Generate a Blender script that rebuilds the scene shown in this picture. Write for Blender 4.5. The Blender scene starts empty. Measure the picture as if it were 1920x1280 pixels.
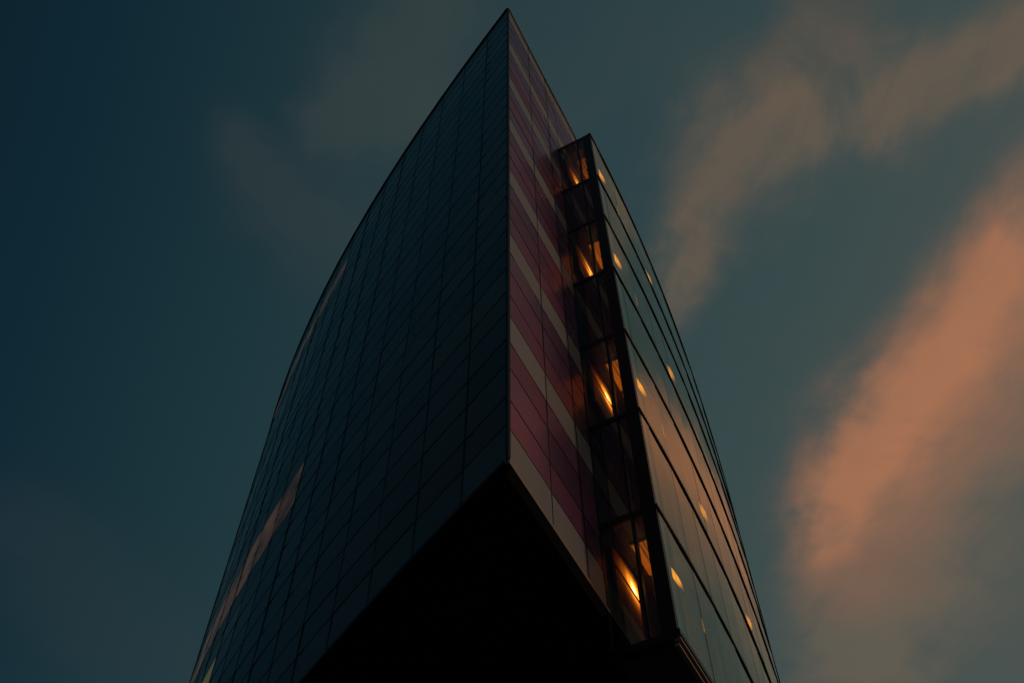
import bpy, math, random
from mathutils import Vector, Matrix
random.seed(7)
SC = bpy.context.scene
COL = SC.collection
M = 3.8                       # metres per cladding module
CAM_Z = 1.6

# ------------------------------------------------------------------ camera
PITCH, ROLL = 1.006685444667123, -0.005614012328035209
cam = bpy.data.cameras.new('camera')
cam.sensor_width = 36.0
cam.lens = 1971.16 / 1920 * 36.0
cam.clip_start, cam.clip_end = 0.1, 5000
co = bpy.data.objects.new('camera', cam)
COL.objects.link(co)
X0, Y0 = Vector((1, 0, 0)), Vector((0, -math.sin(PITCH), math.cos(PITCH)))
FW = Vector((0, math.cos(PITCH), math.sin(PITCH)))
cr, sr = math.cos(ROLL), math.sin(ROLL)
XC, YC = X0 * cr + Y0 * sr, Y0 * cr - X0 * sr
ZC = -FW
co.matrix_world = Matrix(((XC.x, YC.x, ZC.x, 0), (XC.y, YC.y, ZC.y, 0), (XC.z, YC.z, ZC.z, CAM_Z), (0, 0, 0, 1)))
SC.camera = co

# ------------------------------------------------------------------ view
SC.view_settings.view_transform = 'Standard'
SC.view_settings.look = 'None'
SC.view_settings.exposure = 0
SC.view_settings.gamma = 1
SC.view_settings.use_curve_mapping = False
SC.render.engine = 'CYCLES'
SC.cycles.max_bounces = 10
SC.cycles.transparent_max_bounces = 16
SC.cycles.use_denoising = True

# ------------------------------------------------------------------ sky
SUN_AZ, SUN_EL = math.radians(82), math.radians(3.0)
W = bpy.data.worlds.new('World')
SC.world = W
W.use_nodes = True
NT = W.node_tree
NT.nodes.clear()


class E:
    """a float socket with arithmetic"""
    nt = NT

    def __init__(s, sock): s.s = sock

    @staticmethod
    def op(op, *a, clamp=False):
        n = E.nt.nodes.new('ShaderNodeMath'); n.operation = op; n.use_clamp = clamp
        for i, v in enumerate(a):
            if isinstance(v, E): E.nt.links.new(v.s, n.inputs[i])
            else: n.inputs[i].default_value = v
        return E(n.outputs[0])

    def __add__(s, o): return E.op('ADD', s, o)
    __radd__ = __add__
    def __sub__(s, o): return E.op('SUBTRACT', s, o)
    def __rsub__(s, o): return E.op('SUBTRACT', o, s)
    def __mul__(s, o): return E.op('MULTIPLY', s, o)
    __rmul__ = __mul__
    def __truediv__(s, o): return E.op('DIVIDE', s, o)
    def pow(s, o): return E.op('POWER', s, o)
    def max(s, o): return E.op('MAXIMUM', s, o)
    def min(s, o): return E.op('MINIMUM', s, o)
    def clamp(s): return E.op('ADD', s, 0.0, clamp=True)
    def smooth(s, a, b):
        n = E.nt.nodes.new('ShaderNodeMapRange'); n.interpolation_type = 'SMOOTHSTEP'
        E.nt.links.new(s.s, n.inputs[0]); n.inputs[1].default_value = a; n.inputs[2].default_value = b
        return E(n.outputs[0])


def comb(x, y, z):
    n = NT.nodes.new('ShaderNodeCombineXYZ')
    for i, v in enumerate((x, y, z)):
        if isinstance(v, E): NT.links.new(v.s, n.inputs[i])
        else: n.inputs[i].default_value = v
    return n.outputs[0]


def noise(vec, scale, detail=5, rough=0.55, dist=0.0, lac=2.0):
    n = NT.nodes.new('ShaderNodeTexNoise')
    NT.links.new(vec, n.inputs['Vector'])
    n.inputs['Scale'].default_value = scale; n.inputs['Detail'].default_value = detail
    n.inputs['Roughness'].default_value = rough; n.inputs['Distortion'].default_value = dist
    n.inputs['Lacunarity'].default_value = lac
    return n.outputs['Fac'], n.outputs['Color']


def vmix(fac, a, b, mode='MIX'):
    n = NT.nodes.new('ShaderNodeMix'); n.data_type = 'RGBA'; n.blend_type = mode
    n.clamp_factor = True
    for i, v in ((0, fac), (6, a), (7, b)):
        if isinstance(v, E): NT.links.new(v.s, n.inputs[i])
        elif isinstance(v, bpy.types.NodeSocket): NT.links.new(v, n.inputs[i])
        elif isinstance(v, (tuple, list)): n.inputs[i].default_value = (*v, 1)
        else: n.inputs[i].default_value = v
    return n.outputs[2]


tc = NT.nodes.new('ShaderNodeTexCoord')
nv = NT.nodes.new('ShaderNodeVectorMath'); nv.operation = 'NORMALIZE'
NT.links.new(tc.outputs['Generated'], nv.inputs[0])
sp = NT.nodes.new('ShaderNodeSeparateXYZ'); NT.links.new(nv.outputs[0], sp.inputs[0])
dx, dy, dz = E(sp.outputs[0]), E(sp.outputs[1]), E(sp.outputs[2])
# clear dusk sky: dark away from the sun, paler towards it
g = dx + dy * 0.30 - dz * 0.10
ramp = NT.nodes.new('ShaderNodeValToRGB')
el = ramp.color_ramp.elements
STOPS = [(-0.60, (.0025, .0105, .0180)), (-0.36, (.0045, .0200, .0310)), (-0.10, (.0145, .0395, .0470)),
         (0.08, (.0215, .0495, .0570)), (0.30, (.0385, .0660, .0670)), (0.52, (.0640, .0810, .0740)), (0.95, (.110, .105, .092))]
el[0].position, el[1].position = 0, 1
while len(el) < len(STOPS): el.new(0.5)
for e_, (p, c) in zip(el, STOPS):
    e_.position = (p + 1) / 2; e_.color = (*c, 1)
NT.links.new((g * 0.5 + 0.5).clamp().s, ramp.inputs[0])
nish = NT.nodes.new('ShaderNodeTexSky')
nish.sky_type = 'NISHITA'; nish.sun_disc = False
nish.sun_elevation = SUN_EL; nish.sun_rotation = SUN_AZ
nish.air_density = 1.0; nish.dust_density = 1.5; nish.ozone_density = 3.0
nscale = NT.nodes.new('ShaderNodeVectorMath'); nscale.operation = 'MULTIPLY'
NT.links.new(nish.outputs[0], nscale.inputs[0]); nscale.inputs[1].default_value = (.005, .0055, .0045)
base = vmix(1.0, ramp.outputs[0], nscale.outputs[0], 'ADD')
# cloud sheet: a plane overhead, addressed by where the view ray meets it
zi = dz.max(0.06)
u, v = dx / zi, dy / zi
P0 = comb(u, v, 0.0)
_, w1 = noise(P0, 3.2, 4, 0.5)
_, w2 = noise(P0, 11.0, 5, 0.6)
sw1 = NT.nodes.new('ShaderNodeSeparateXYZ'); NT.links.new(w1, sw1.inputs[0])
sw2 = NT.nodes.new('ShaderNodeSeparateXYZ'); NT.links.new(w2, sw2.inputs[0])
uu = u + (E(sw1.outputs[0]) - 0.5) * 0.16 + (E(sw2.outputs[0]) - 0.5) * 0.045
vv = v + (E(sw1.outputs[1]) - 0.5) * 0.16 + (E(sw2.outputs[1]) - 0.5) * 0.045


def capsule(a, b, r0, r1):
    """1 on the spine a-b, 0 at the radius (tapering r0 to r1)"""
    bx_, by_ = b[0] - a[0], b[1] - a[1]; L = bx_ * bx_ + by_ * by_
    px, py = uu - a[0], vv - a[1]
    h = ((px * bx_ + py * by_) / L).clamp()
    ex, ey = px - h * bx_, py - h * by_
    d = (ex * ex + ey * ey).pow(0.5)
    return (1.0 - d / (h * (r1 - r0) + r0)).max(0.0)


def chain(pts):
    o = None
    for (p, q) in zip(pts[:-1], pts[1:]):
        c = capsule(p[:2], q[:2], p[2], q[2])
        o = c if o is None else o.max(c)
    return o


# streaks run along the wind: noise stretched in that direction
ca, sa = math.cos(math.radians(112)), math.sin(math.radians(112))
along, across = u * ca + v * sa, v * ca - u * sa
wisp, _ = noise(comb(along * 0.38, across, 0.0), 12.0, 7, 0.58, 0.9)
puff, _ = noise(P0, 7.5, 7, 0.58, 0.5)
W1, W2 = E(wisp), E(puff)
tex = W1 * 0.36 + W2 * 0.64
orange = chain([(0.435, 0.97, 0.068), (0.42, 0.89, 0.147), (0.45, 0.775, 0.153), (0.495, 0.675, 0.153), (0.545, 0.56, 0.153), (0.605, 0.46, 0.169), (0.7, 0.33, 0.136), (0.82, 0.18, 0.113)])
core = chain([(0.425, 0.9, 0.073), (0.435, 0.83, 0.107), (0.465, 0.755, 0.107), (0.5, 0.665, 0.102), (0.545, 0.55, 0.079)])
veil = chain([(.50, 1.16, .20), (.52, .90, .24), (.58, .62, .22), (.70, .42, .18), (.98, .22, .14)])
brown = chain([(.163, .605, .06), (.193, .51, .085), (.228, .44, .11), (.258, .385, .14), (.30, .36, .135), (.36, .345, .115), (.42, .32, .095), (.54, .24, .085)])
brown2 = chain([(0.255, 0.33, 0.08), (0.31, 0.27, 0.09), (0.36, 0.18, 0.08)])
side = chain([(.47, 1.0, .15), (.53, .75, .16), (.60, .52, .15), (.74, .33, .16)])
left1 = chain([(-0.085, 0.24, 0.11), (-0.118, 0.33, 0.125), (-0.17, 0.375, 0.09)])
left2 = chain([(-0.285, 0.39, 0.08), (-0.25, 0.46, 0.112), (-0.19, 0.51, 0.128)])
left3 = chain([(-.42, 1.25, .34), (-.62, .95, .22)])
pink = chain([(1.05, .55, .22), (1.3, .35, .3), (1.6, .2, .3)])
broad = chain([(-.05, .36, .26), (.10, .30, .2)])


def dens(f, hi=1.0, k=1.5):
    m_ = f.smooth(0.0, hi).pow(1.6)
    return (m_ * 1.1 + (tex - 0.5) * (2.6 * k) * m_ * (1.25 - m_)).clamp()


c = vmix(dens(broad) * 0.16, base, (.060, .066, .062))
c = vmix(dens(left1, 1.0, 2.4) * 0.42, c, (.050, .060, .058))
c = vmix(dens(left2, 1.0, 2.4) * 0.40, c, (.038, .050, .052))
c = vmix(dens(left3) * 0.2, c, (.036, .047, .056))
c = vmix(dens(veil, .9, 2.6) * 0.66, c, (.150, .118, .085))
c = vmix(dens(brown2, .9) * 0.55, c, (.085, .074, .062))
bc = vmix(tex.smooth(.40, .60), (.095, .088, .072), (.175, .118, .078))
c = vmix(dens(brown, 1.0, 2.2) * 0.62, c, bc)
c = vmix(dens(pink, 1.0) * 0.35, c, (.22, .13, .10))
c = vmix(dens(side, .9, 1.5) * 0.62, c, (.235, .125, .080))
oc = vmix(tex.smooth(.38, .62), (.29, .150, .090), (.42, .170, .088))
c = vmix(dens(orange, 1.0, 2.4) * 0.56, c, oc)
c = vmix(dens(core, 1.0, 2.6) * 0.54, c, (.44, .178, .088))
# thin general unevenness of the high haze
c = vmix((W2.smooth(0.48, 0.75) * 0.16 * g.smooth(-.15, .2)), c, (.075, .068, .058))
# afterglow low on the sunset side
hd = (dx * math.sin(SUN_AZ) + dy * math.cos(SUN_AZ)).max(0.0)
glow = hd.pow(2.0) * (1.0 - dz / 0.42).clamp().pow(2.0)
gs = NT.nodes.new('ShaderNodeVectorMath'); gs.operation = 'SCALE'
gs.inputs[0].default_value = (.85, .30, .10)
NT.links.new(glow.s, gs.inputs['Scale'])
c = vmix(1.0, c, gs.outputs[0], 'ADD')
bg = NT.nodes.new('ShaderNodeBackground'); NT.links.new(c, bg.inputs[0]); bg.inputs[1].default_value = 1.0
wo = NT.nodes.new('ShaderNodeOutputWorld'); NT.links.new(bg.outputs[0], wo.inputs[0])

# ------------------------------------------------------------------ sun (a last warm remainder)
sl = bpy.data.lights.new('sun', 'SUN')
sl.energy = 0.27; sl.color = (1.0, .66, .50); sl.angle = math.radians(2.0)
so = bpy.data.objects.new('sun', sl); COL.objects.link(so)
sd = Vector((math.sin(SUN_AZ) * math.cos(SUN_EL), math.cos(SUN_AZ) * math.cos(SUN_EL), math.sin(SUN_EL)))
so.rotation_euler = sd.to_track_quat('Z', 'Y').to_euler()
so.location = sd * 200


# ------------------------------------------------------------------ materials
def principled(name, base, rough=.3, metal=0.0, ior=1.5, spec=0.5, coat=0.0, emis=None, estr=0.0, noise_amt=0.0, noise_scale=2.0,
               rand=0.0, bump=0.0, bump_scale=0.6, tint=None):
    m = bpy.data.materials.new(name); m.use_nodes = True
    nt = m.node_tree; b = nt.nodes['Principled BSDF']
    b.inputs['Base Color'].default_value = (*base, 1); b.inputs['Roughness'].default_value = rough
    b.inputs['Metallic'].default_value = metal; b.inputs['IOR'].default_value = ior
    b.inputs['Specular IOR Level'].default_value = spec; b.inputs['Coat Weight'].default_value = coat
    b.inputs['Coat Roughness'].default_value = .04
    if tint: b.inputs['Specular Tint'].default_value = (*tint, 1)
    if emis:
        b.inputs['Emission Color'].default_value = (*emis, 1); b.inputs['Emission Strength'].default_value = estr
    tcn = nt.nodes.new('ShaderNodeTexCoord')
    col = None
    if noise_amt:
        n = nt.nodes.new('ShaderNodeTexNoise'); n.inputs['Scale'].default_value = noise_scale; n.inputs['Detail'].default_value = 6
        nt.links.new(tcn.outputs['Object'], n.inputs['Vector'])
        mr = nt.nodes.new('ShaderNodeMapRange'); nt.links.new(n.outputs['Fac'], mr.inputs[0])
        mr.inputs[1].default_value = .25; mr.inputs[2].default_value = .75
        mr.inputs[3].default_value = 1 - noise_amt; mr.inputs[4].default_value = 1 + noise_amt
        col = mr.outputs[0]
        rr = nt.nodes.new('ShaderNodeMapRange'); nt.links.new(n.outputs['Fac'], rr.inputs[0])
        rr.inputs[3].default_value = rough * .8; rr.inputs[4].default_value = rough * 1.25
        nt.links.new(rr.outputs[0], b.inputs['Roughness'])
    if rand:
        oi = nt.nodes.new('ShaderNodeObjectInfo'); mr = nt.nodes.new('ShaderNodeMapRange')
        nt.links.new(oi.outputs['Random'], mr.inputs[0])
        mr.inputs[3].default_value = 1 - rand; mr.inputs[4].default_value = 1 + rand
        if col is None: col = mr.outputs[0]
        else:
            mm = nt.nodes.new('ShaderNodeMath'); mm.operation = 'MULTIPLY'
            nt.links.new(col, mm.inputs[0]); nt.links.new(mr.outputs[0], mm.inputs[1]); col = mm.outputs[0]
    if col is not None:
        sc = nt.nodes.new('ShaderNodeVectorMath'); sc.operation = 'SCALE'; sc.inputs[0].default_value = base
        nt.links.new(col, sc.inputs['Scale']); nt.links.new(sc.outputs[0], b.inputs['Base Color'])
    if bump:
        n = nt.nodes.new('ShaderNodeTexNoise'); n.inputs['Scale'].default_value = bump_scale; n.inputs['Detail'].default_value = 2
        nt.links.new(tcn.outputs['Object'], n.inputs['Vector'])
        bp = nt.nodes.new('ShaderNodeBump'); bp.inputs['Strength'].default_value = 1; bp.inputs['Distance'].default_value = bump
        nt.links.new(n.outputs['Fac'], bp.inputs['Height']); nt.links.new(bp.outputs[0], b.inputs['Normal'])
    return m


def glass(name, trans, ior, tint, rough=0.01, bump=0.0):
    """thin architectural glass: Fresnel mirror over a tinted see-through"""
    m = bpy.data.materials.new(name); m.use_nodes = True
    nt = m.node_tree; nt.nodes.clear()
    out = nt.nodes.new('ShaderNodeOutputMaterial'); mx = nt.nodes.new('ShaderNodeMixShader')
    geo = nt.nodes.new('ShaderNodeNewGeometry')
    def mth(op, x, y):
        q = nt.nodes.new('ShaderNodeMath'); q.operation = op; q.use_clamp = True
        for i_, v_ in enumerate((x, y)):
            if isinstance(v_, float): q.inputs[i_].default_value = v_
            else: nt.links.new(v_, q.inputs[i_])
        return q.outputs[0]
    dt = nt.nodes.new('ShaderNodeVectorMath'); dt.operation = 'DOT_PRODUCT'
    nt.links.new(geo.outputs['Incoming'], dt.inputs[0]); nt.links.new(geo.outputs['Normal'], dt.inputs[1])
    f0 = ior
    sch = mth('POWER', mth('SUBTRACT', 1.0, dt.outputs['Value']), 5.0)
    fac = mth('ADD', mth('MULTIPLY', sch, 1.0 - f0), f0)
    fac = mth('MULTIPLY', fac, mth('SUBTRACT', 1.0, geo.outputs['Backfacing']))
    tr = nt.nodes.new('ShaderNodeBsdfTransparent'); tr.inputs[0].default_value = (*trans, 1)
    gl = nt.nodes.new('ShaderNodeBsdfGlossy'); gl.inputs['Color'].default_value = (*tint, 1); gl.inputs['Roughness'].default_value = rough
    tcn = nt.nodes.new('ShaderNodeTexCoord')
    if bump:
        n = nt.nodes.new('ShaderNodeTexNoise'); n.inputs['Scale'].default_value = .55; n.inputs['Detail'].default_value = 2
        nt.links.new(tcn.outputs['Object'], n.inputs['Vector'])
        bp = nt.nodes.new('ShaderNodeBump'); bp.inputs['Distance'].default_value = bump
        nt.links.new(n.outputs['Fac'], bp.inputs['Height']); nt.links.new(bp.outputs[0], gl.inputs['Normal'])
    nt.links.new(fac, mx.inputs[0]); nt.links.new(tr.outputs[0], mx.inputs[1]); nt.links.new(gl.outputs[0], mx.inputs[2])
    nt.links.new(mx.outputs[0], out.inputs[0])
    return m


MAT = dict(
    dark_glass=principled('dark_glass', (.23, .145, .10), .06, ior=1.95, tint=(1.0, .84, .74), rand=.45, bump=.004, bump_scale=.5),
    blue_glass=principled('blue_glass', (.004, .020, .026), .05, ior=1.7, rand=.3),
    copper_reflection=principled('copper_reflection', (.06, .030, .016), .12, ior=1.6, rand=.3, emis=(1, .48, .25), estr=.030),
    yellow_reflection=principled('yellow_reflection', (.06, .05, .01), .12, ior=1.6, emis=(1, .85, .22), estr=.05),  # yellow reflection painted into the emission
    purple=principled('purple', (.27, .098, .175), .30, metal=.5, ior=1.5, spec=.35, tint=(1, .7, .85), rand=.20, bump=.004, bump_scale=.5, noise_amt=.06, noise_scale=.6),
    dusky=principled('dusky_purple', (.225, .105, .185), .26, metal=.5, ior=1.5, spec=.4, tint=(1, .75, .95), rand=.20, bump=.004, bump_scale=.5, noise_amt=.06, noise_scale=.6),
    spandrel=principled('spandrel', (.27, .205, .165), .20, ior=1.6, noise_amt=.1, noise_scale=2.0, rand=.2),
    pale=principled('pale', (.31, .305, .30), .38, ior=1.45, noise_amt=.07, noise_scale=3.0, rand=.05),
    frame=principled('frame', (.010, .010, .011), .35, noise_amt=.2),
    backing=principled('backing', (.004, .004, .005), .7),
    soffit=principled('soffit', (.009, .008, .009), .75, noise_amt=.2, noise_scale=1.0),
    trim=principled('trim', (.48, .34, .25), .4, metal=.3, noise_amt=.12),
    darktrim=principled('darktrim', (.05, .04, .04), .35, metal=.6, noise_amt=.2),
    inner=principled('inner_glass', (.66, .78, .64), .07, metal=.9, rand=.2),
    slab=principled('slab', (.095, .085, .105), .6, noise_amt=.15),
    post=principled('post', (.060, .052, .070), .5, noise_amt=.15),
    screen=glass('screen_glass', (.90, .96, .90), .26, (.93, 1.0, .92), .012, .006),
    end=glass('end_glass', (.54, .50, .47), .15, (1, .98, .95), .01),
    bay_wall=principled('bay_wall', (.028, .022, .020), .3, noise_amt=.15),
    ceil_glow=principled('ceiling_glow', (.4, .2, .08), .4, emis=(1.0, .25, .008), estr=.75),
    ceil_dim=principled('ceiling_glow_dim', (.4, .2, .08), .4, emis=(1.0, .25, .008), estr=.22),
    tube=principled('tube_glow', (.8, .5, .2), .4, emis=(1.0, .30, .004), estr=1.9),
    roof=principled('roof', (.05, .05, .05), .8, noise_amt=.2),
    core=principled('core_concrete', (.06, .057, .055), .8, noise_amt=.2, noise_scale=.8),
    plaza=principled('plaza_paving', (.07, .066, .062), .75, noise_amt=.3, noise_scale=.35),
)


def lamp_material():
    """lamp with painted wall halo: white-hot at one end, deep orange towards the rim"""
    m = bpy.data.materials.new('lamp_glow'); m.use_nodes = True
    nt = m.node_tree; b = nt.nodes['Principled BSDF']; b.inputs['Base Color'].default_value = (.25, .12, .05, 1)
    b.inputs['Roughness'].default_value = .4
    tcn = nt.nodes.new('ShaderNodeTexCoord'); E.nt = nt
    sp_ = nt.nodes.new('ShaderNodeSeparateXYZ'); nt.links.new(tcn.outputs['Generated'], sp_.inputs[0])
    gx, gz = E(sp_.outputs[0]), E(sp_.outputs[2])
    nz = nt.nodes.new('ShaderNodeTexNoise'); nz.inputs['Scale'].default_value = 5.0; nz.inputs['Detail'].default_value = 3
    nt.links.new(tcn.outputs['Generated'], nz.inputs['Vector'])
    ax, az_ = (gx - .82) / .85, (gz - .78) / .52
    r = (ax * ax + az_ * az_).pow(.5) + (E(nz.outputs[0]) - .5) * .22
    e = E.op('POWER', 2.718, r * -7.2)
    cr_ = nt.nodes.new('ShaderNodeValToRGB'); nt.links.new(r.clamp().s, cr_.inputs[0])
    st = [(0, (1, .62, .22)), (.14, (1, .42, .06)), (.35, (1, .27, .012)), (.7, (.9, .16, .004)), (1, (.7, .10, .002))]
    while len(cr_.color_ramp.elements) < len(st): cr_.color_ramp.elements.new(.5)
    for q, (p, c_) in zip(cr_.color_ramp.elements, st): q.position = p; q.color = (*c_, 1)
    nt.links.new(cr_.outputs[0], b.inputs['Emission Color']); nt.links.new((e * 36.0).s, b.inputs['Emission Strength'])
    E.nt = NT
    return m


MAT['lamp'] = lamp_material()
# the slim tubes fade towards both ends and hum at different levels
_nt = MAT['tube'].node_tree; _b = _nt.nodes['Principled BSDF']; E.nt = _nt
_t = _nt.nodes.new('ShaderNodeTexCoord'); _s = _nt.nodes.new('ShaderNodeSeparateXYZ'); _oi = _nt.nodes.new('ShaderNodeObjectInfo')
_nt.links.new(_t.outputs['Generated'], _s.inputs[0])
_q = (E(_s.outputs[1]) - .42) * 2.1
_nt.links.new(((1.0 - _q * _q).max(0.0).pow(1.7) * (E(_oi.outputs['Random']) * 1.2 + 1.6)).s, _b.inputs['Emission Strength'])
E.nt = NT
# orange reflections painted as emission, uneven from pane to pane and across each
_nt = MAT['copper_reflection'].node_tree
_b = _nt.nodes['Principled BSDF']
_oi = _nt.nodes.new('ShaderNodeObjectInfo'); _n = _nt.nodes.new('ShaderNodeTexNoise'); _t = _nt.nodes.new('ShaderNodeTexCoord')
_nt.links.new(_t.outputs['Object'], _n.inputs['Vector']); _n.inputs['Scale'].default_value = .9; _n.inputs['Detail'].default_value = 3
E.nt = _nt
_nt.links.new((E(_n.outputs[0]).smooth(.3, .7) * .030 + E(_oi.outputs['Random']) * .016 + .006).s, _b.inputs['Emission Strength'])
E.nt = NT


# ------------------------------------------------------------------ object helpers
def mesh(name, verts, faces, mat, parent=None, origin=Vector((0, 0, 0))):
    me = bpy.data.meshes.new(name)
    me.from_pydata([tuple(Vector(p) - origin) for p in verts], [], faces)
    me.materials.append(mat); me.validate(); me.update()
    o = bpy.data.objects.new(name, me); COL.objects.link(o)
    if parent is not None: o.parent = parent
    else: o.location = origin
    return o


class MB:
    def __init__(s): s.v, s.f = [], []

    def hexa(s, p):           # 8 points: bottom ring 0-3, top ring 4-7
        k = len(s.v); s.v += p
        A_, B_, D_, U_ = (Vector(p[i]) for i in (0, 1, 3, 4))
        flip = (B_ - A_).cross(D_ - A_).dot(U_ - A_) < 0
        s.f += [tuple(k + i for i in (q[::-1] if flip else q)) for q in ((3, 2, 1, 0), (4, 5, 6, 7), (0, 1, 5, 4), (1, 2, 6, 5), (2, 3, 7, 6), (3, 0, 4, 7))]

    def build(s, name, mat, parent, origin): return mesh(name, s.v, s.f, mat, parent, origin)


def slabpts(a, b, n, z0, z1, o0, o1, tilt=0.0, tilt2=0.0):
    """box over plan segment a-b from depth o0 (inner) to o1 (outer) along n; tilt pushes the bottom edge out"""
    def P(p, o, z): return (p[0] + n[0] * o, p[1] + n[1] * o, z)
    return [P(a, o0 + tilt, z0), P(b, o0 + tilt + tilt2, z0), P(b, o1 + tilt + tilt2, z0), P(a, o1 + tilt, z0),
            P(a, o0, z1), P(b, o0 + tilt2, z1), P(b, o1 + tilt2, z1), P(a, o1, z1)]


def lerp(a, b, t): return (a[0] + (b[0] - a[0]) * t, a[1] + (b[1] - a[1]) * t)
def dist(a, b): return math.hypot(a[0] - b[0], a[1] - b[1])


def curve(p0, poly, L, n=800, tail=None):
    """plan curve whose compass heading is a polynomial of its length, in modules"""
    pts = [(p0[0], p0[1])]; hs = []
    for i in range(n):
        s = (i + .5) * L / n
        ss = min(s, tail) if tail else s
        h = sum(k * ss ** j for j, k in enumerate(poly))
        if tail and s > tail:
            h += (s - tail) * sum(j * k * tail ** (j - 1) for j, k in enumerate(poly) if j)
        h = math.radians(h)
        x, y = pts[-1]; pts.append((x + math.sin(h) * L / n, y + math.cos(h) * L / n)); hs.append(h)
    hs.append(hs[-1])
    def at(s):
        t = max(0, min(n - 1e-6, s / L * n)); i = int(t)
        return tuple(c * M for c in lerp(pts[i], pts[i + 1], t - i))
    return at


C = (-0.02424927844120067, 2.8676865645401772)
SE = (0.7428751888406177, 3.6422170017649544)
D_AZ = math.radians(27.2631)
DV = (math.sin(D_AZ), math.cos(D_AZ))           # along the coral face
NV = (math.cos(D_AZ), -math.sin(D_AZ))          # its outward normal
DEPTH = 0.3254 * M
RE_S = 1.03989
left_at = curve(C, (-38.177, 1.591, 0.23791), 13.0, tail=6.2)
scr_at = curve(SE, (28.2234, -3.54709, 0.27708), 12.0, tail=4.6)


def norm_l(a, b):
    d = dist(a, b); return (-(b[1] - a[1]) / d, (b[0] - a[0]) / d)
def norm_r(a, b):
    d = dist(a, b); return ((b[1] - a[1]) / d, -(b[0] - a[0]) / d)


def inner_at(s):           # coral face, then the wall behind the glass screen
    if s <= RE_S + 0.05: return ((C[0] + DV[0] * s) * M, (C[1] + DV[1] * s) * M)
    t = s - RE_S; a, b = scr_at(max(0, t - .05)), scr_at(t + .05); n = norm_r(a, b); p = scr_at(t)
    return (p[0] - n[0] * DEPTH, p[1] - n[1] * DEPTH)


def Z(z): return z * M + CAM_Z
Z0 = 9.8329
ZT, ZB = Z0 + 1.04, Z0 - 6.256
bounds = [ZT]
k = -0.735
rows_d = []
for mod in range(-1, 7):
    for fr in (0, .265, .5, .775): rows_d.append(mod + fr)
cuts = [d for d in rows_d if -0.99 < d < 6.2] + [6.256]
cuts = [-1.04] + cuts
ROWS = []
for a, b in zip(cuts[:-1], cuts[1:]):
    kind = 'pale' if abs((a - math.floor(a + 1e-6))) < 1e-3 or a == -1.04 else 'glass'
    ROWS.append((Z(Z0 - b), Z(Z0 - a), kind))

ROOT = bpy.data.objects.new('office_tower', None)
ROOT.location = (C[0] * M, C[1] * M, 0); COL.objects.link(ROOT)
ROOT['label'] = 'dark glass office tower with a sharp corner, purple and pale panelled side and glass screen'
ROOT['category'] = 'building'
O = Vector(ROOT.location)


def part(name, mb, mat): return mb.build(name, MAT[mat], ROOT, O)


def single(name, pts, mat):
    m = MB(); m.hexa(pts); return m.build(name, MAT[mat], ROOT, O)


# ------------------------------------------------------------------ left curtain wall
LCOL = [0, .339]
while LCOL[-1] < 12.5: LCOL.append(LCOL[-1] + .393)
SHOWN_COLS = 16
rest_glass, rest_pale, clips = MB(), MB(), MB()
n_glass = 0
GAP = .015
for ci in range(len(LCOL) - 1):
    a, b = left_at(LCOL[ci]), left_at(LCOL[ci + 1]); n = norm_l(a, b); L = dist(a, b)
    a2, b2 = lerp(a, b, .014 / L), lerp(a, b, 1 - .014 / L)
    twist = random.uniform(-.006, .006)
    for ri, (z0, z1, kind) in enumerate(ROWS):
        tilt = .006 + random.uniform(-.003, .003)
        pts = slabpts(a2, b2, n, z0 + GAP, z1 - GAP, -.05, 0, tilt, twist + random.uniform(-.004, .004))
        if kind == 'pale':
            if ci < SHOWN_COLS:
                single('spandrel_panel', pts, 'spandrel')
            else: rest_pale.hexa(pts)
        else:
            mat = 'dark_glass'
            if ri == 2 and ci == 0: mat = 'blue_glass'
            if ri in (18, 19) and 7 <= ci <= 15 or ri == 2 and 8 <= ci <= 13: mat = 'copper_reflection'
            if ri == 22 and ci in (10, 11): mat = 'yellow_reflection'
            if n_glass < 300:
                single('glass_pane', pts, mat); n_glass += 1
            else: rest_glass.hexa(pts)
        for t0, t1 in ((.05, .20), (.80, .95)):
            q0, q1 = lerp(a, b, t0), lerp(a, b, t1)
            if ri < len(ROWS) - 1 and ci < SHOWN_COLS: clips.hexa(slabpts(q0, q1, n, z0 - .018, z0 + .018, -.05, .007))
    single('mullion', slabpts(lerp(a, b, -.019 / L), lerp(a, b, .019 / L), n, Z(ZB) + .05, Z(ZT) - .03, -.06, .012), 'frame')
part('rear_glass', rest_glass, 'dark_glass')['kind'] = 'stuff'
part('rear_spandrels', rest_pale, 'spandrel')['kind'] = 'stuff'

# ------------------------------------------------------------------ coral face
RCOL = [0, .451, .834, RE_S]
for ci in range(3):
    a, b = inner_at(RCOL[ci]), inner_at(RCOL[ci + 1]); n = norm_r(a, b); L = dist(a, b)
    a2, b2 = lerp(a, b, .014 / L), lerp(a, b, 1 - .014 / L)
    for ri, (z0, z1, kind) in enumerate(ROWS):
        pts = slabpts(a2, b2, n, z0 + GAP * .8, z1 - GAP * .8, -.05, 0, .006 + random.uniform(-.003, .003), random.uniform(-.004, .004))
        single('pale_panel' if kind == 'pale' else 'purple_panel', pts, 'pale' if kind == 'pale' else random.choice(('purple', 'dusky')))
        for t0, t1 in ((.06, .20), (.80, .94)):
            if ci == 2 and t0 > .5: continue
            q0, q1 = lerp(a, b, t0), lerp(a, b, t1)
            if ri < len(ROWS) - 1: clips.hexa(slabpts(q0, q1, n, z0 - .018, z0 + .018, -.05, .007))
    if ci: single('mullion', slabpts(lerp(a, b, -.014 / L), lerp(a, b, .014 / L), n, Z(ZB) + .05, Z(ZT) - .03, -.06, .012), 'frame')
part('panel_clips', clips, 'frame')['kind'] = 'stuff'

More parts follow.
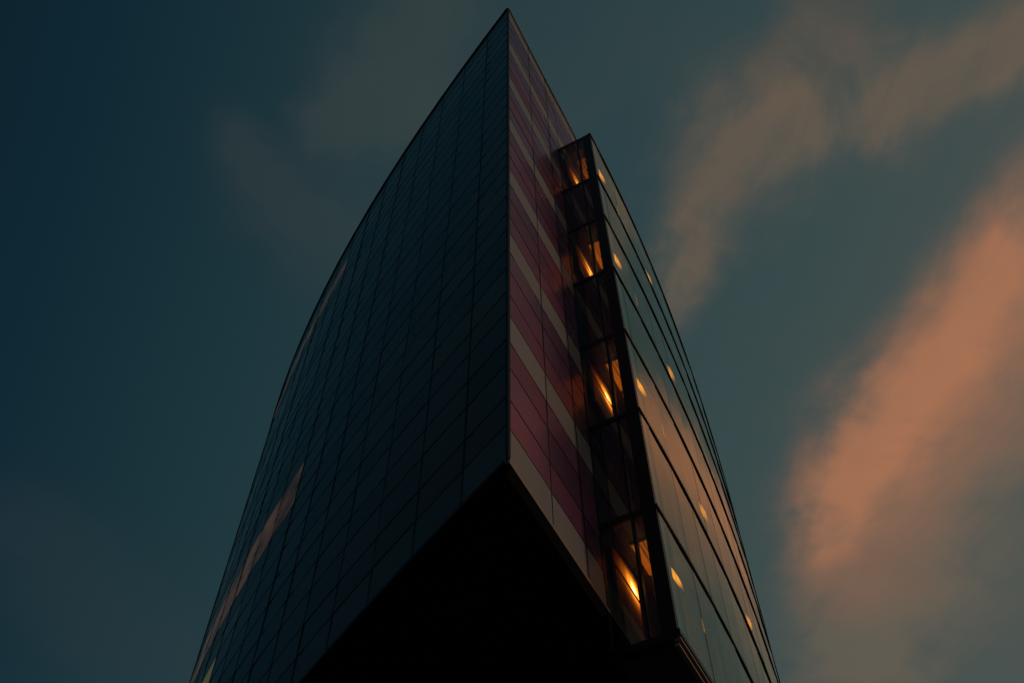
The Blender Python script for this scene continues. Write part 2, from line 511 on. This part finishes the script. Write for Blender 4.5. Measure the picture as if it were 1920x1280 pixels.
# ------------------------------------------------------------------ wall behind the screen
inn, innf = MB(), MB()
s = RE_S
while s < 11.0:
    a, b = inner_at(s), inner_at(s + .383); n = norm_r(a, b); L = dist(a, b)
    a2, b2 = lerp(a, b, .03 / L), lerp(a, b, 1 - .03 / L)
    for ri, (z0, z1, kind) in enumerate(ROWS):
        if z1 > Z(9.386) and s < 4.5:
            pts = slabpts(lerp(a, b, .014 / L), lerp(a, b, 1 - .014 / L), n, z0 + .006, z1 - .006, -.05, 0, .006 + random.uniform(-.003, .003))
            single('pale_panel' if kind == 'pale' else 'purple_panel', pts, 'pale' if kind == 'pale' else random.choice(('purple', 'dusky')))
            continue
        if s < RE_S + .6: innf.hexa(slabpts(a2, b2, n, z0 + .02, z1 - .02, -.05, 0))
        else: inn.hexa(slabpts(a2, b2, n, z0 + .02, z1 - .02, -.05, 0))
    s += .383
part('bay_lining', innf, 'bay_wall')['kind'] = 'stuff'
part('inner_cladding', inn, 'inner')['kind'] = 'stuff'

# ------------------------------------------------------------------ dark carcass, roof, soffit, core
loop = [left_at(x * .393) for x in range(0, 32)]
rl = []
x = 0.0
while x < 11.5: rl.append(inner_at(x)); x += .39


def ring(pts_l, pts_r, inset):
    out = []
    for i, p in enumerate(pts_l):
        q = pts_l[min(i + 1, len(pts_l) - 1)]; r = pts_l[max(i - 1, 0)]; n = norm_l(r, q)
        out.append((p[0] - n[0] * inset, p[1] - n[1] * inset))
    o2 = []
    for i, p in enumerate(pts_r):
        q = pts_r[min(i + 1, len(pts_r) - 1)]; r = pts_r[max(i - 1, 0)]; n = norm_r(r, q)
        o2.append((p[0] - n[0] * inset, p[1] - n[1] * inset))
    # the sharp corner: bring both insets to one point
    bis = inset / math.sin(math.radians((27.26 + 38.2) / 2))
    h = math.radians((27.26 - 38.2) / 2)
    tip = (C[0] * M + math.sin(h) * bis, C[1] * M + math.cos(h) * bis)
    return [tip] + o2[1:] + out[:0:-1]


def prism(name, poly, z0, z1, mat):
    nn = len(poly)
    v = [(p[0], p[1], z0) for p in poly] + [(p[0], p[1], z1) for p in poly]
    f = [tuple(range(nn))[::-1], tuple(range(nn, 2 * nn))] + [(i, (i + 1) % nn, nn + (i + 1) % nn, nn + i) for i in range(nn)]
    return mesh(name, v, f, MAT[mat], ROOT, O)


prism('carcass', ring(loop, rl, .065), Z(ZB) + .10, Z(ZT) - .12, 'backing')
prism('roof', ring(loop, rl, .03), Z(ZT) - .11, Z(ZT) - .03, 'roof')
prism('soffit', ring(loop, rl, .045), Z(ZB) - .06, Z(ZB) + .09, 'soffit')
# bright metal drip along the edges
for pts_, nf, nm in ((loop, norm_l, 'left'), (rl[:1] + [inner_at(RE_S)], norm_r, 'right')):
    for zz, nme, hh in ((Z(ZB) - .11, 'soffit_trim', .085), (Z(ZT) + .005, 'roof_trim', .05)):
        tb = MB()
        src = pts_ if (nm == 'left' or nme == 'soffit_trim') else rl
        for p, q in zip(src[:-1], src[1:]):
            n = nf(p, q); tb.hexa(slabpts(p, q, n, zz, zz + hh, -.12, .05))
        part(nme, tb, 'trim' if nm == 'right' else 'darktrim')
a, b = left_at(0), left_at(.05)
hb = math.radians((27.26 - 38.2) / 2 + 180)
tip = (C[0] * M, C[1] * M); nb = (math.sin(hb), math.cos(hb)); tb_ = (nb[1], -nb[0])
single('corner_mullion', slabpts((tip[0] - tb_[0] * .018, tip[1] - tb_[1] * .018), (tip[0] + tb_[0] * .018, tip[1] + tb_[1] * .018), nb, Z(ZB) - .02, Z(ZT) - .05, -.10, .02), 'backing')

core = [(-3.5, 24), (4.5, 22.5), (9, 44), (-9, 46)]
prism('core_wall', core, 0.0, Z(ZB) - .06, 'core')

# ------------------------------------------------------------------ glass screen with its cavity
LEV = [3.31, 4.165, 5.02, 5.90, 6.765, 7.64, 8.43, 9.386]
SCOL = [0.02, .13]
while SCOL[-1] < 9.5: SCOL.append(SCOL[-1] + .346)
for li in range(len(LEV) - 1):
    z0, z1 = Z(LEV[li]), Z(LEV[li + 1])
    for ci in range(len(SCOL) - 1):
        a, b = scr_at(SCOL[ci]), scr_at(SCOL[ci + 1]); n = norm_r(a, b); L = dist(a, b)
        g0 = 0.0 if ci == 0 else .006
        single('screen_pane', slabpts(lerp(a, b, g0 / L), lerp(a, b, 1 - .006 / L), n, z0 + .05, z1 - .05, -.018, 0, random.uniform(-.004, .004), random.uniform(-.006, .006)), 'screen')
for li, z in enumerate(LEV):
    tr, pl = MB(), MB()
    hh = .036 if li not in (0, len(LEV) - 1) else .06
    x = 0.0
    while x < 9.4:
        a, b = scr_at(x), scr_at(x + .35); n = norm_r(a, b)
        tr.hexa(slabpts(a, b, n, Z(z) - hh, Z(z) + hh, -.10, .03))
        pl.hexa(slabpts(a, b, n, Z(z) - .10, Z(z) + .02, -DEPTH + .06, -.14))
        x += .35
    part('transom', tr, 'frame')
    part('walkway', pl, 'slab')
# thin warm-lit rails at the bottom and top edge of the screen
for zz, nme, off in ((Z(LEV[0]) - .17, 'bottom_rail', .02), (Z(LEV[0]) - .30, 'bottom_rail', -.02), (Z(LEV[-1]) + .10, 'top_rail', .03)):
    tb = MB(); x = 0.0
    while x < 9.4:
        a, b = scr_at(x), scr_at(x + .35); n = norm_r(a, b); tb.hexa(slabpts(a, b, n, zz, zz + .045, -.10, off)); x += .35
    part(nme, tb, 'trim')
# posts in the cavity
x = .26
while x < 8.5:
    a, b = scr_at(x), scr_at(x + .085); n = norm_r(a, b)
    for li in range(len(LEV) - 1):
        single('screen_post', slabpts(a, b, n, Z(LEV[li]) + .02, Z(LEV[li + 1]) - .10, -.46, -.26), 'post')
    x += .346

# end face (perpendicular to the coral face)
RE = inner_at(RE_S)
def endp(t): return (RE[0] + NV[0] * t * M, RE[1] + NV[1] * t * M)
EN = (-DV[0], -DV[1])
for li in range(len(LEV) - 1):
    z0, z1 = Z(LEV[li]), Z(LEV[li + 1])
    single('end_pane', slabpts(endp(.006), endp(.180), EN, z0 + .04, z1 - .04, -.02, 0), 'end')
    single('end_pane', slabpts(endp(.197), endp(.246), EN, z0 + .04, z1 - .04, -.02, 0), 'end')
for li, z in enumerate(LEV):
    single('end_beam', slabpts(endp(.004), endp(.3254), EN, Z(z) - .13, Z(z) + .035, -.16, .02), 'frame')
single('end_post', slabpts(endp(.182), endp(.195), EN, Z(LEV[0]), Z(LEV[-1]), -.12, .03), 'frame')
single('end_frame', slabpts(endp(.248), endp(.3254), EN, Z(LEV[0]) - .05, Z(LEV[-1]) + .06, -.30, .015), 'frame')
single('end_frame', slabpts(endp(-.004), endp(.005), EN, Z(LEV[0]), Z(LEV[-1]), -.06, .025), 'frame')

def spindle(name, a, b, z, r, mat, parent, oo):
    v, f = [], []
    d = Vector((b[0] - a[0], b[1] - a[1], 0)); L = d.length; d.normalize(); sx_ = Vector((d.y, -d.x, 0)); up = Vector((0, 0, 1))
    ring_t = [0, .12, .3, .5, .7, .88, 1]; K = 8
    for t in ring_t:
        rr = r * math.sin(math.pi * min(max(t, .03), .97)) ** .7
        c0 = Vector((a[0], a[1], z)) + d * (L * t)
        for k_ in range(K):
            an = 2 * math.pi * k_ / K
            v.append(tuple(c0 + sx_ * math.cos(an) * rr + up * math.sin(an) * rr))
    for i_ in range(len(ring_t) - 1):
        for k_ in range(K):
            f.append((i_ * K + k_, i_ * K + (k_ + 1) % K, (i_ + 1) * K + (k_ + 1) % K, (i_ + 1) * K + k_))
    f.append(tuple(range(K))[::-1]); f.append(tuple((len(ring_t) - 1) * K + k_ for k_ in range(K)))
    o = mesh(name, v, f, mat, parent, oo)
    for p_ in o.data.polygons: p_.use_smooth = True
    return o


# ------------------------------------------------------------------ lamps and added ceiling glow in every second storey
POS = ['lowest', 'second lowest', 'third lowest', 'topmost']
for i, li in enumerate((0, 2, 4, 6)):
    zt_ = Z(LEV[li + 1]) - .10
    w0, w1 = inner_at(1.12), inner_at(1.445); n = norm_r(w0, w1)
    zc = Z(LEV[li + 1] - .165)
    e = bpy.data.objects.new('wall_lamp', None); e.location = (w0[0], w0[1], zc); COL.objects.link(e)
    e['label'] = 'glowing white and orange wall lamp behind the dark end glass, %s of the four' % POS[i]
    e['category'] = 'lamp'; e['group'] = 'lit wall lamps in the end bay'
    oo = Vector(e.location)
    m_ = MB(); m_.hexa(slabpts(w0, w1, n, zc - 1.32, zc + .32, .005, .07)); m_.build('backplate', MAT['frame'], e, oo)
    m_ = MB(); m_.hexa(slabpts(lerp(w0, w1, .02), lerp(w0, w1, .98), n, zc - 1.30, zc + .30, .072, .12)); m_.build('glow_panel', MAT['lamp'], e, oo)  # panel carries the painted halo of the lamp on the wall
    for zr in (-.36, .20):
        m_ = MB(); m_.hexa(slabpts(lerp(w0, w1, -.1), lerp(w0, w1, 1.05), n, zc + zr - .010, zc + zr + .010, .16, .185)); m_.build('guard_bar', MAT['frame'], e, oo)
    w0, w1 = inner_at(1.20), inner_at(1.47); n = norm_r(w0, w1); zc = Z(LEV[li + 1]) - .10  # added glowing panel stands in for the lamplit ceiling
    e = bpy.data.objects.new('added_ceiling_glow', None); e.location = (w0[0], w0[1], zc); COL.objects.link(e)
    e['label'] = 'orange panel added as the glow of the lit ceiling right of the dark end post, %s of the four' % POS[i]
    e['category'] = 'lamp'; e['group'] = 'added ceiling glow panels in the end bay'
    oo = Vector(e.location)
    m_ = MB(); m_.hexa(slabpts(w0, w1, n, zc - .03, zc - .001, .36, .86)); m_.build('housing', MAT['frame'], e, oo)
    m_ = MB(); m_.hexa(slabpts(lerp(w0, w1, .04), lerp(w0, w1, .96), n, zc - .045, zc - .031, .39, .83)); m_.build('glow_panel', MAT['ceil_glow' if i < 3 else 'ceil_dim'], e, oo)
    for wv in (.55, .64):
        m_ = MB(); m_.hexa(slabpts(lerp(w0, w1, 0), w1, n, zc - .062, zc - .046, wv, wv + .016)); m_.build('added_glow_bar', MAT['frame'], e, oo)
BAY = ['first', 'second', 'third', 'fourth']
for i, li in enumerate((0, 2, 4, 6)):
    for bi in range((1, 3, 4, 4)[i]):
        sx = .30 + 1.2 * bi
        p, q = scr_at(sx - .13), scr_at(sx + .10); n = norm_r(p, q)
        zt_ = Z(LEV[li] + .61)
        e = bpy.data.objects.new('tube_lamp', None); e.location = (p[0], p[1], zt_); COL.objects.link(e)
        e['label'] = 'slim orange tube lamp behind the glass screen, %s bay, %s lit storey' % (BAY[bi], POS[i])
        e['category'] = 'lamp'; e['group'] = 'orange tube lamps behind the screen'
        oo = Vector(e.location)
        spindle('tube', (p[0] - n[0] * .17, p[1] - n[1] * .17), (q[0] - n[0] * .17, q[1] - n[1] * .17), zt_ - .03, .050, MAT['tube'], e, oo)
        m_ = MB(); m_.hexa(slabpts(lerp(p, q, .3), lerp(p, q, .7), n, zt_ + .014, zt_ + .035, -.19, -.15)); m_.build('housing', MAT['frame'], e, oo)

# ------------------------------------------------------------------ ground
gnd = mesh('ground', [(-1500, -1500, 0), (1500, -1500, 0), (1500, 1500, 0), (-1500, 1500, 0)], [(0, 1, 2, 3)], MAT['plaza'])
gnd['kind'] = 'structure'
